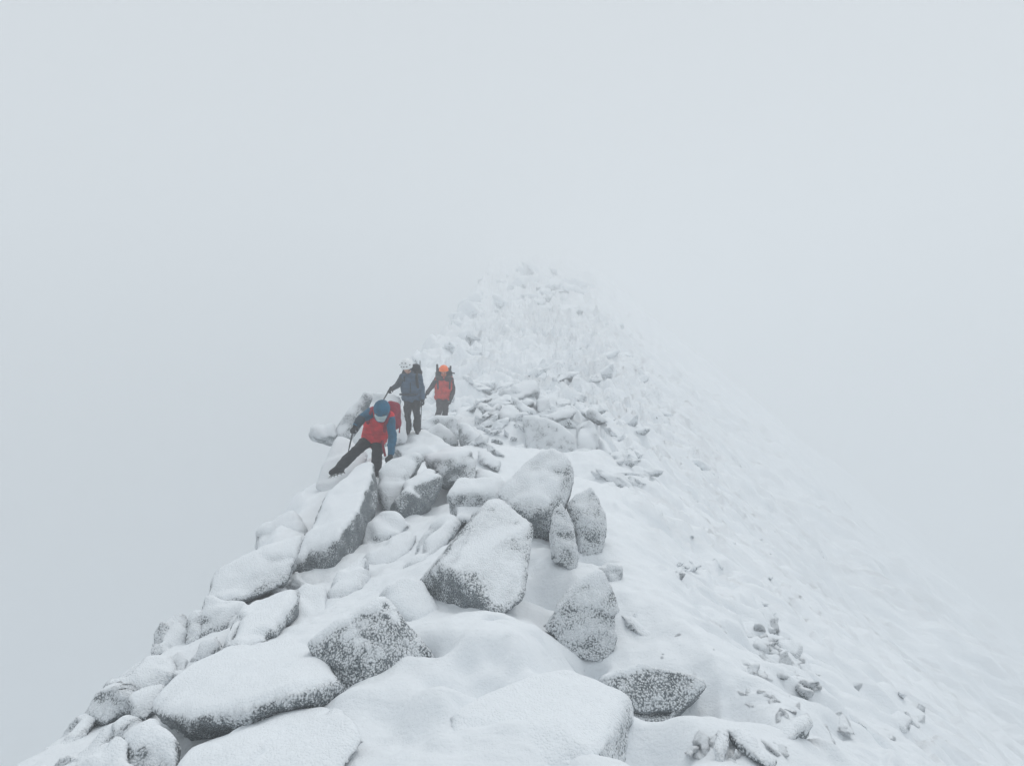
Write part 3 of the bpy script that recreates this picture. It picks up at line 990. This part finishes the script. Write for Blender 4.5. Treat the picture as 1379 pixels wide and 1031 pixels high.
def shell(name, c, f, r, u, mat, parent, rad=(.135, .118, .115), low=-.02, brim=.03):
    """a climbing helmet: cut ellipsoid shell with a rolled rim"""
    bm = bmesh.new()
    bmesh.ops.create_uvsphere(bm, u_segments=32, v_segments=20, radius=1)
    bmesh.ops.bisect_plane(bm, geom=bm.verts[:] + bm.edges[:] + bm.faces[:], plane_co=(0, 0, low / rad[2]), plane_no=(-.18, 0, 1), clear_inner=True)
    edge = [v for v in bm.verts if any(len(ed.link_faces) == 1 for ed in v.link_edges)]
    M = Matrix((f, -r, u)).transposed()
    for v in bm.verts:
        k = 1.0 + (brim if v in edge else 0)
        rib = 1 + .02 * math.cos(v.co.y * 14) * max(0, v.co.z)
        v.co = M @ Vector((v.co.x * rad[0] * k * rib, v.co.y * rad[1] * k * rib, v.co.z * rad[2] * rib))
    bm.normal_update()
    me = bpy.data.meshes.new(name)
    g = bmesh.ops.solidify(bm, geom=bm.faces[:], thickness=.008)
    for fc in bm.faces:
        fc.smooth = True
    bm.to_mesh(me)
    bm.free()
    me.materials.append(mat)
    o = bpy.data.objects.new(name, me)
    COL.objects.link(o)
    o.parent = parent
    o.location = c - parent.location
    o['_o'] = c[:]
    return o


def child_mesh(name, bl, mat, parent, base, vox=.006, it=1):
    """part of a part; base is the place of the parent part in the world"""
    o = union(name, bl, mat, None, vox, it, origin=base)
    o.parent = parent
    o.location = (0, 0, 0)
    return o


def person(label, J, sh, cfg):
    """J: joints in the world. Body first, one surface; clothes are its children"""
    base = Vector(cfg['base'])
    f, r, u = frame(cfg['look'], cfg.get('headup', Vector((0, 0, 1))))
    hd = J['head']
    limbs = []
    for s in 'lr':
        limbs += [[(J['sh' + s], .055), (J['el' + s], .042)], [(J['el' + s], .042), (J['ha' + s], .03)],
                  [(J['hi' + s], .085), (J['kn' + s], .055)], [(J['kn' + s], .056), (J['an' + s], .04)],
                  [(J['an' + s], .04), (J['to' + s], .03)]]
        d = (J['ha' + s] - J['el' + s]).normalized()
        limbs += [[(J['ha' + s], .026), (J['ha' + s] + d * .06, .02)]]
    wl, wr = lerp(J['hil'], J['shl'], .38), lerp(J['hir'], J['shr'], .38)
    torso = [[(J['shl'], .06), (J['shr'], .06), (wl, .09), (wr, .09)], [(wl, .09), (wr, .09), (J['hil'], .09), (J['hir'], .09)],
             [(J['neck'], .06), (hd - u * .06, .055)], [(J['neck'], .065), (lerp(J['shl'], J['shr'], .5), .07)]]
    body = union('person', limbs + torso + head_blobs(hd, f, r, u), SKIN, None, .011, 2, origin=base)
    tag(body, label, 'person', 'climbers coming along the ridge')
    for s in (-1, 1):
        union('eye', [[(hd + r * .034 * s + f * .088 + u * .012, .011)]], EYE, body, .005, 0, origin=hd)
    # trousers
    tr = []
    for s in 'lr':
        tr += [[(J['hi' + s], .105), (lerp(J['hi' + s], J['kn' + s], .5), .092)], [(lerp(J['hi' + s], J['kn' + s], .5), .092), (J['kn' + s], .078)],
               [(J['kn' + s], .078), (lerp(J['kn' + s], J['an' + s], .85), .078)]]
    tr += [[(J['hil'], .11), (J['hir'], .11), (lerp(J['hil'], wl, .5), .09), (lerp(J['hir'], wr, .5), .09)]]
    union('trousers', tr, cfg['trousers'], body, .013, 2, .018, 3, origin=base)
    # jacket: torso and sleeves
    hem_l, hem_r = lerp(J['hil'], wl, cfg.get('hem', -.1)), lerp(J['hir'], wr, cfg.get('hem', -.1))
    jt = [[(J['shl'], .085), (J['shr'], .085), (wl, .115), (wr, .115)], [(wl, .115), (wr, .115), (hem_l, .134), (hem_r, .134)],
          [(J['neck'], .085), (lerp(J['neck'], lerp(J['shl'], J['shr'], .5), .9), .1)]]
    jk = union('jacket', jt, cfg['jacket'], body, .013, 2, .024, 5, origin=lerp(wl, wr, .5))
    jk['_o'] = lerp(wl, wr, .5)[:]
    for s in 'lr':
        e, h = J['el' + s], J['ha' + s]
        union('sleeve', [[(J['sh' + s], .088), (lerp(J['sh' + s], e, .5), .074)], [(lerp(J['sh' + s], e, .5), .074), (e, .066)],
                         [(e, .066), (lerp(e, h, .9), .052)]], cfg['sleeve' + s] if 'sleeve' + s in cfg else cfg['sleeve'], body, .012, 2, .016, 7, origin=J['sh' + s])
        g = glove_blobs(J['ha' + s], J['ha' + s] + (h - e) + cfg.get('bend' + s, Vector((0, 0, 0))), cfg['palm' + s], 1 if s == 'l' else -1, cfg.get('curl' + s, .8))
        union('glove', g, cfg['gloves'], body, .0055, 1, origin=J['ha' + s])
        # boot: shaft, foot and a ridged sole
        a, tt = J['an' + s], J['to' + s]
        dd = (tt - a)
        back = a - Vector((dd.x, dd.y, 0)).normalized() * .05
        upv = (a - tt).cross((tt - a).cross(Vector((0, 0, 1)))).normalized()
        lower = lerp(J['kn' + s], a, .72)
        b = union('boot', [[(lower, .064), (a, .058)], [(back + (tt - a).project(Vector((0, 0, 1))) * .6, .046), (tt, .04), (a, .05)]], cfg.get('boots', BLACK), body, .01, 1, .003, 9, origin=a)
        b['_o'] = a[:]
        if 'gaiter' in cfg:
            union('gaiter', [[(lerp(J['kn' + s], a, .5), .083), (lerp(J['kn' + s], a, .95), .078)]], cfg['gaiter'], body, .012, 2, .006, 11, origin=a)
        if 'crampon' in cfg:
            side = dd.normalized().cross(upv).normalized()
            dn = -upv * .045
            fr = []
            hl = back + (tt - a).project(Vector((0, 0, 1))) * .6
            for w_ in (-.042, .042):
                fr.append([(hl + dn + side * w_, .008), (tt + dn + side * w_, .008)])
                for q in (0, .35, .7, 1.0):
                    p0 = lerp(hl, tt, q) + dn + side * w_
                    fr.append([(p0, .009), (p0 + dn * .8, .004)])
            for q in (0, .5, 1.0):
                fr.append([(lerp(hl, tt, q) + dn + side * .042, .008), (lerp(hl, tt, q) + dn - side * .042, .008)])
            for w_ in (-.02, .02):
                fr.append([(tt + dn + side * w_, .008), (tt + dn * 1.4 + dd.normalized() * .075 + side * w_, .004)])
            union('crampon', fr, METAL, body, .005, 0, origin=a)
    return body, (f, r, u), (wl, wr)


def backpack(label, blobs, straps, mat, smat, base, lid=None):
    o = union('backpack', blobs, mat, None, .014, 3, .012, 13, origin=base)
    tag(o, label, 'backpack', 'packs worn by the climbers')
    if lid:
        union('lid', lid, mat, o, .012, 3, .008, 14, origin=base)
    for nm, s in straps:
        union(nm, s, smat, o, .009, 1, .002, 15, origin=base)
    return o


def chain(pts, r):
    return [[(a, r), (b, r)] for a, b in zip(pts[:-1], pts[1:])]


def stick(name, label, cat, a, b, parts, r=.011, group=None):
    """a = handle end, b = tip"""
    d = (b - a).normalized()
    o = union(name, [[(a + d * .1, r), (lerp(a, b, .55), r)], [(lerp(a, b, .55), r * .8), (b, r * .6)]], METAL, None, .0065, 1, origin=a)
    tag(o, label, cat, group)
    for nm, bl, m in parts(a, b, d):
        union(nm, bl, m, o, .0065, 1, origin=a)
    return o


def pole_parts(a, b, d):
    w_ = d.cross(Vector((0, 1, 0))).normalized()
    bk = lerp(a, b, .93)
    return [('grip', [[(a - d * .05, .02), (a + d * .11, .016)]], BLACK),
            ('strap', chain([a - d * .04, a - d * .01 + w_ * .04, a + d * .07 + w_ * .03], .006), BLACK),
            ('basket', [[(bk + w_ * .035, .008), (bk - w_ * .035, .008), (bk + d.cross(w_) * .035, .008), (bk - d.cross(w_) * .035, .008)]], BLACK)]


def axe_parts(a, b, d):
    w_ = d.cross(Vector((0, 1, 0))).normalized()
    return [('pick', chain([a, a + w_ * .08 + d * .006, a + w_ * .15 + d * .035], .011), METAL),
            ('adze', [[(a, .011), (a - w_ * .07 + d * .01, .014)]], METAL)]


Y = Vector((0, -1, 0))
Z = Vector((0, 0, 1))

# climber in red and blue, bent forward with one glove on the rock
J = dict(head=V3(514, 553, 11.42), neck=V3(513, 560, 11.62), shl=V3(500.5, 555.5, 11.75), shr=V3(524.5, 561, 11.7),
         ell=V3(488, 562.5, 11.55), hal=V3(479.5, 573.5, 11.40), elr=V3(528.5, 586, 11.55), har=V3(526, 613, 11.36),
         hil=V3(498.5, 590, 12.05), hir=V3(509, 592, 12.05), knl=V3(478, 609, 11.78), anl=V3(456.5, 629, 11.8), tol=V3(446.0, 636.0, 11.7),
         knr=V3(508, 612, 11.85), anr=V3(506, 634, 12.12), tor=V3(507, 638, 11.97))
look = (Y * .75 - Z * .85 + Vector((-.12, 0, 0)))
pA, (f, r, u), (wl, wr) = person('person bent forward in red jacket with blue sleeves and hood, glove on the rock', J, None,
    dict(base=V3(500, 645, 12.0), look=look, headup=Vector((.1, -.5, .8)), trousers=BLACK, jacket=RED, sleeve=BLUE, gloves=BLACK, crampon=True,
         palml=Vector((.3, .3, -1)), palmr=Vector((0, .3, -1)), bendr=Vector((-.03, -.03, .1)), curlr=.35, curll=1.3, hem=-.05))
hd = J['head']
hood = union('hood', [[(hd + u * .035 - f * .03, .125), (hd + u * .03 + f * .01, .118)], [(hd - f * .05 - u * .02, .11), (J['neck'], .1)],
                      [(J['neck'], .1), (lerp(J['shl'], J['shr'], .5), .1)]], BLUE, pA, .012, 2, .006, 17, origin=hd)
union('gauntlet', [[(lerp(J['ell'], J['hal'], .25), .071), (lerp(J['ell'], J['hal'], .85), .062)]], NAVY, pA, .011, 2, .006, 16, origin=J['hal'])
union('goggles', [[(hd - r * .055 + f * .088 + u * .0, .04), (hd + r * .055 + f * .088 + u * .0, .04), (hd - r * .035 + f * .1 - u * .085, .035), (hd + r * .035 + f * .1 - u * .085, .035)]],
      PALE, pA, .008, 2, origin=hd)
union('goggle_frame', chain([hd - r * .1 + f * .05 + u * .04, hd - r * .05 + f * .105 + u * .05, hd + r * .05 + f * .105 + u * .05, hd + r * .1 + f * .05 + u * .04], .014),
      fabric('brown_frame', (.09, .05, .045), .5, .1, 0), pA, .007, 1, origin=hd)
bk = V3(531, 560, 12.05)
backpack('dark red backpack on the back of the climber bent forward in red',
         [[(V3(524, 552, 12.0), .13), (V3(530.5, 552, 12.1), .11), (V3(533, 570, 12.25), .09), (V3(520, 574, 12.25), .13)]],
         [('strap', chain([V3(502, 549.5, 11.72), V3(497, 558, 11.62), V3(495.5, 569, 11.74)], .03)),
          ('strap', chain([V3(524, 555.5, 11.64), V3(520, 568, 11.58), V3(518, 580, 11.72)], .03)),
          ('hanging_strap', chain([V3(514.5, 590, 11.9), V3(516, 601, 11.85), V3(518.5, 613, 11.85)], .02)),
          ('hanging_strap', chain([V3(538, 566, 12.2), V3(538.4, 575, 12.2), V3(537.8, 582, 12.2)], .012))],
         DRED, DRED, bk, lid=[[(V3(526, 545.5, 11.98), .07), (V3(533, 548, 12.1), .08)]])
h = J['hal']
stick('trekking_pole', 'dark pole gripped by the climber bent forward in red', 'trekking pole', h + Vector((-.03, -.03, -.02)), V3(466, 622, 12.0), pole_parts, .013, 'poles held by the climbers')

# climber in grey, standing upright in the middle
q = -.2
J = dict(head=V3(547.6, 493.5, 17.35 + q), neck=V3(551, 503, 17.5 + q), shl=V3(542.5, 508, 17.42 + q), shr=V3(564, 507.5, 17.5 + q),
         ell=V3(535.5, 518.5, 17.3 + q), hal=V3(528, 523.7, 17.12 + q), elr=V3(568, 523, 17.5 + q), har=V3(569.7, 537.5, 17.4 + q),
         hil=V3(549.3, 535, 17.5 + q), hir=V3(560, 535, 17.5 + q), knl=V3(548.8, 558.5, 17.4 + q), anl=V3(549.3, 580.5, 17.5 + q), tol=V3(547, 584, 17.33 + q),
         knr=V3(561.3, 558.5, 17.42 + q), anr=V3(562, 580, 17.5 + q), tor=V3(561.8, 583.5, 17.3 + q))
pB, (f, r, u), (wl, wr) = person('person standing in a slate grey jacket, black trousers and white climbing helmet', J, None,
    dict(base=V3(555, 586, 17.4 + q), look=Y * .8 - Z * .45 + Vector((-.25, 0, 0)), trousers=BLACK, jacket=SLATE, sleeve=SLATE, sleevel=DSLATE, gloves=BLACK,
         boots=CHAR, palml=Vector((.3, .3, -1)), palmr=Vector((-1, 0, 0)), curll=1.2, curlr=1.0, hem=-.02))
hd = J['head']
hc = hd + u * .035 - f * .01
hl = shell('helmet', hc, f, r, u, WHITE, pB, rad=(.15, .135, .15), low=-.06)
for a_, b_ in ((-.5, .2), (0, .22), (.5, .2), (-1.1, .3), (1.1, .3), (-.4, .75), (.45, .75)):
    dv = (f * math.cos(a_) * math.cos(b_) * .149 + r * math.sin(a_) * math.cos(b_) * .135 + u * math.sin(b_) * .149)
    vd = child_mesh('vent', [[(hc + dv * .99 - r * .012, .011), (hc + dv * .99 + r * .012, .011)]], BLACK, hl, hc)
    vd.location = (0, 0, 0)
union('chin_strap', chain([hc + r * .1 - u * .03, hd + r * .075 - u * .07 + f * .03, hd - u * .115 + f * .05, hd - r * .075 - u * .07 + f * .03, hc - r * .1 - u * .03], .009), BLACK, pB, .006, 1, origin=hd)
union('collar', [[(J['neck'] + r * .05, .075), (J['neck'] - r * .05, .075), (J['neck'] - Z * .04 + f * .03, .085)]], DSLATE, pB, .012, 2, .006, 18, origin=J['neck'])
wm = lerp(wl, wr, .5) - Z * .1
union('waist_belt', chain([wl - Z * .1 + Vector((-.135, 0, 0)), wl - Z * .1 + Y * .12, wm + Y * .142, wr - Z * .1 + Y * .12, wr - Z * .1 + Vector((.135, 0, 0))], .024), DSLATE, pB, .01, 2, .004, 19, origin=wm)
union('zip', chain([J['neck'] + Y * .1, lerp(J['shl'], J['shr'], .5) + Y * .1 - Z * .1, wm + Y * .14 + Z * .06], .011), BLACK, pB, .007, 1, origin=wm)
bk = V3(556, 508, 17.75 + q)
backpack('black backpack rising behind the shoulders of the climber in grey',
         [[(V3(549, 504, 17.78 + q), .12), (V3(562, 502, 17.75 + q), .12), (V3(550, 528, 17.78 + q), .12), (V3(560, 528, 17.78 + q), .12)]],
         [('strap', chain([V3(561.5, 502, 17.48 + q), V3(561, 508, 17.36 + q), V3(562, 517, 17.36 + q), V3(563.5, 524, 17.46 + q)], .03)),
          ('strap', chain([V3(545, 502.5, 17.5 + q), V3(544.5, 508, 17.34 + q), V3(545, 518, 17.36 + q)], .026)),
          ('hanging_strap', chain([V3(544.5, 499, 17.65 + q), V3(543, 503, 17.55 + q)], .04))],
         BLACK, BLACK, bk, lid=[[(V3(552, 497, 17.74 + q), .1), (V3(560.5, 496, 17.74 + q), .11)]])
stick('ice_axe', 'ice axe strapped upright on the black pack of the climber in grey', 'ice axe', V3(565.2, 517, 17.78 + q), V3(565.7, 485.5, 17.74 + q), axe_parts, .017)
stick('trekking_pole', 'pole pointing down to the left from the outstretched glove of the climber in grey', 'trekking pole', J['hal'] + Vector((-.05, -.03, -.0)), V3(503, 562, 16.6), pole_parts, .016, 'poles held by the climbers')
stick('trekking_pole', 'pole hanging beside the trouser leg from the lowered glove of the climber in grey', 'trekking pole', J['har'] + Vector((-.03, -.06, -.06)), V3(566.6, 580, 17.3 + q), pole_parts, .011, 'poles held by the climbers')

# climber with the orange helmet, walking behind
q = 0.0
J = dict(head=V3(597.6, 499.3, 21.85), neck=V3(597.8, 507.5, 22.0), shl=V3(589, 510.5, 22.0), shr=V3(607, 510.5, 22.0),
         ell=V3(581, 521, 21.9), hal=V3(575, 529.5, 21.75), elr=V3(610.3, 525.5, 22.05), har=V3(607, 538.5, 21.8),
         hil=V3(591.5, 536, 22.0), hir=V3(600, 536, 22.0), knl=V3(592, 551.5, 21.65), anl=V3(588.3, 565.5, 21.8), tol=V3(587, 568.5, 21.62),
         knr=V3(600.3, 552, 21.85), anr=V3(597.5, 566, 22.05), tor=V3(597.5, 569.5, 21.87))
pC, (f, r, u), (wl, wr) = person('person walking in a dark jacket with brick red front and bright orange helmet', J, None,
    dict(base=V3(595, 570, 22.0), look=Y * .9 - Z * .35, trousers=MAROON, jacket=BRICK, sleeve=MAROON, gloves=BLACK, boots=CHAR, gaiter=GREYC,
         palml=Vector((1, 0, 0)), palmr=Vector((-1, 0, 0)), hem=.1))
hd = J['head']
hc = hd + u * .035
hl = shell('helmet', hc, f, r, u, ORANGE, pC, rad=(.155, .135, .14))
union('face_buff', [[(hd - u * .06 + f * .07, .06), (hd - u * .1 + f * .02, .075)]], fabric('orange_buff', (.45, .12, .06), .7, .15, .05), pC, .009, 2, origin=hd)
union('yoke', [[(J['shl'] + Vector((.02, -.02, .0)), .092), (J['shr'] + Vector((-.02, -.02, .0)), .092)], [(J['neck'], .095), (lerp(J['shl'], J['shr'], .5), .105)]], MAROON, pC, .012, 2, .006, 23, origin=J['neck'])
backpack('dark backpack behind the head of the climber with the orange helmet',
         [[(V3(592, 503, 22.3), .12), (V3(604, 503, 22.3), .12), (V3(592, 526, 22.3), .13), (V3(603, 526, 22.3), .13)]],
         [('strap', chain([V3(590.5, 507, 22.05), V3(589, 513, 21.86), V3(590, 523, 21.88)], .028)),
          ('strap', chain([V3(605, 507, 22.05), V3(606, 513, 21.86), V3(605.5, 523, 21.88)], .028)),
          ('hanging_strap', chain([V3(605.5, 499, 22.2), V3(608.5, 502, 22.15), V3(612, 502.5, 22.15)], .018)),
          ('side_pole', chain([V3(588.8, 491.5, 22.25), V3(588.6, 504, 22.25)], .034)),
          ('side_pole', chain([V3(606.8, 493.5, 22.25), V3(606, 504, 22.25)], .03))],
         CHAR, CHAR, V3(598, 512, 22.3), lid=[[(V3(592.5, 499, 22.25), .09), (V3(603.5, 499, 22.25), .09)]])
bpy.data.objects.remove(_tmp2)


# ------------------------------------------------------------------ haze, sky, sun
def build_haze():
    x0, x1, y0, y1, z0, z1 = -620, 620, -20, 640, -59.0, 36.0
    bm = bmesh.new()
    bmesh.ops.create_cube(bm, size=1)
    for v in bm.verts:
        v.co = Vector(((x0 + x1) / 2 + v.co.x * (x1 - x0), (y0 + y1) / 2 + v.co.y * (y1 - y0), (z0 + z1) / 2 + v.co.z * (z1 - z0)))
    me = bpy.data.meshes.new('haze')
    bm.to_mesh(me)
    bm.free()
    m, t = nt('haze')
    pv = N(t, 'ShaderNodeVolumePrincipled')
    pv.inputs['Color'].default_value = (.965, .98, .99, 1)
    pv.inputs['Density'].default_value = HAZE
    pv.inputs['Density Attribute'].default_value = ''
    pv.inputs['Anisotropy'].default_value = .05
    out = N(t, 'ShaderNodeOutputMaterial')
    t.links.new(pv.outputs[0], out.inputs['Volume'])
    try:
        m.cycles.homogeneous_volume = True
    except Exception:
        pass
    me.materials.append(m)
    o = bpy.data.objects.new('haze', me)
    COL.objects.link(o)
    tag(o, 'pale grey freezing fog filling the air around the ridge', 'fog', kind='stuff')


HAZE = .0108
build_haze()

w = bpy.data.worlds.new('World')
SC.world = w
w.use_nodes = True
t = w.node_tree
t.nodes.clear()
SUN_EL, SUN_ROT = R(60), R(26)
sky = N(t, 'ShaderNodeTexSky', sky_type='NISHITA', sun_disc=False, sun_elevation=SUN_EL, sun_rotation=SUN_ROT)
hs = N(t, 'ShaderNodeHueSaturation', i_Saturation=.25)
t.links.new(sky.outputs[0], hs.inputs['Color'])
ov = mix_col(t, .88, hs.outputs[0], (4.72, 5.05, 5.3))      # the flat grey of the overcast
bg = N(t, 'ShaderNodeBackground', i_Strength=.1)
t.links.new(ov, bg.inputs[0])
wo = N(t, 'ShaderNodeOutputWorld')
t.links.new(bg.outputs[0], wo.inputs[0])

sd = bpy.data.lights.new('sun', 'SUN')
sd.energy = .85
sd.angle = R(40)
sd.color = (1, .97, .94)
so = bpy.data.objects.new('sun', sd)
COL.objects.link(so)
sdir = Vector((math.sin(SUN_ROT) * math.cos(SUN_EL), math.cos(SUN_ROT) * math.cos(SUN_EL), math.sin(SUN_EL)))
so.rotation_euler = sdir.to_track_quat('Z', 'Y').to_euler()
so.location = (0, 0, 60)

SC.render.engine = 'CYCLES'
c = SC.cycles
c.max_bounces = 10
c.diffuse_bounces = 4
c.volume_bounces = 4
c.use_denoising = True
try:
    c.denoiser = 'OPENIMAGEDENOISE'
    c.denoising_input_passes = 'RGB_ALBEDO_NORMAL'
    c.denoising_prefilter = 'ACCURATE'
except Exception:
    pass
vs = SC.view_settings
vs.view_transform = 'Standard'
vs.look = 'None'
vs.exposure = 0.46
vs.gamma = 1.0
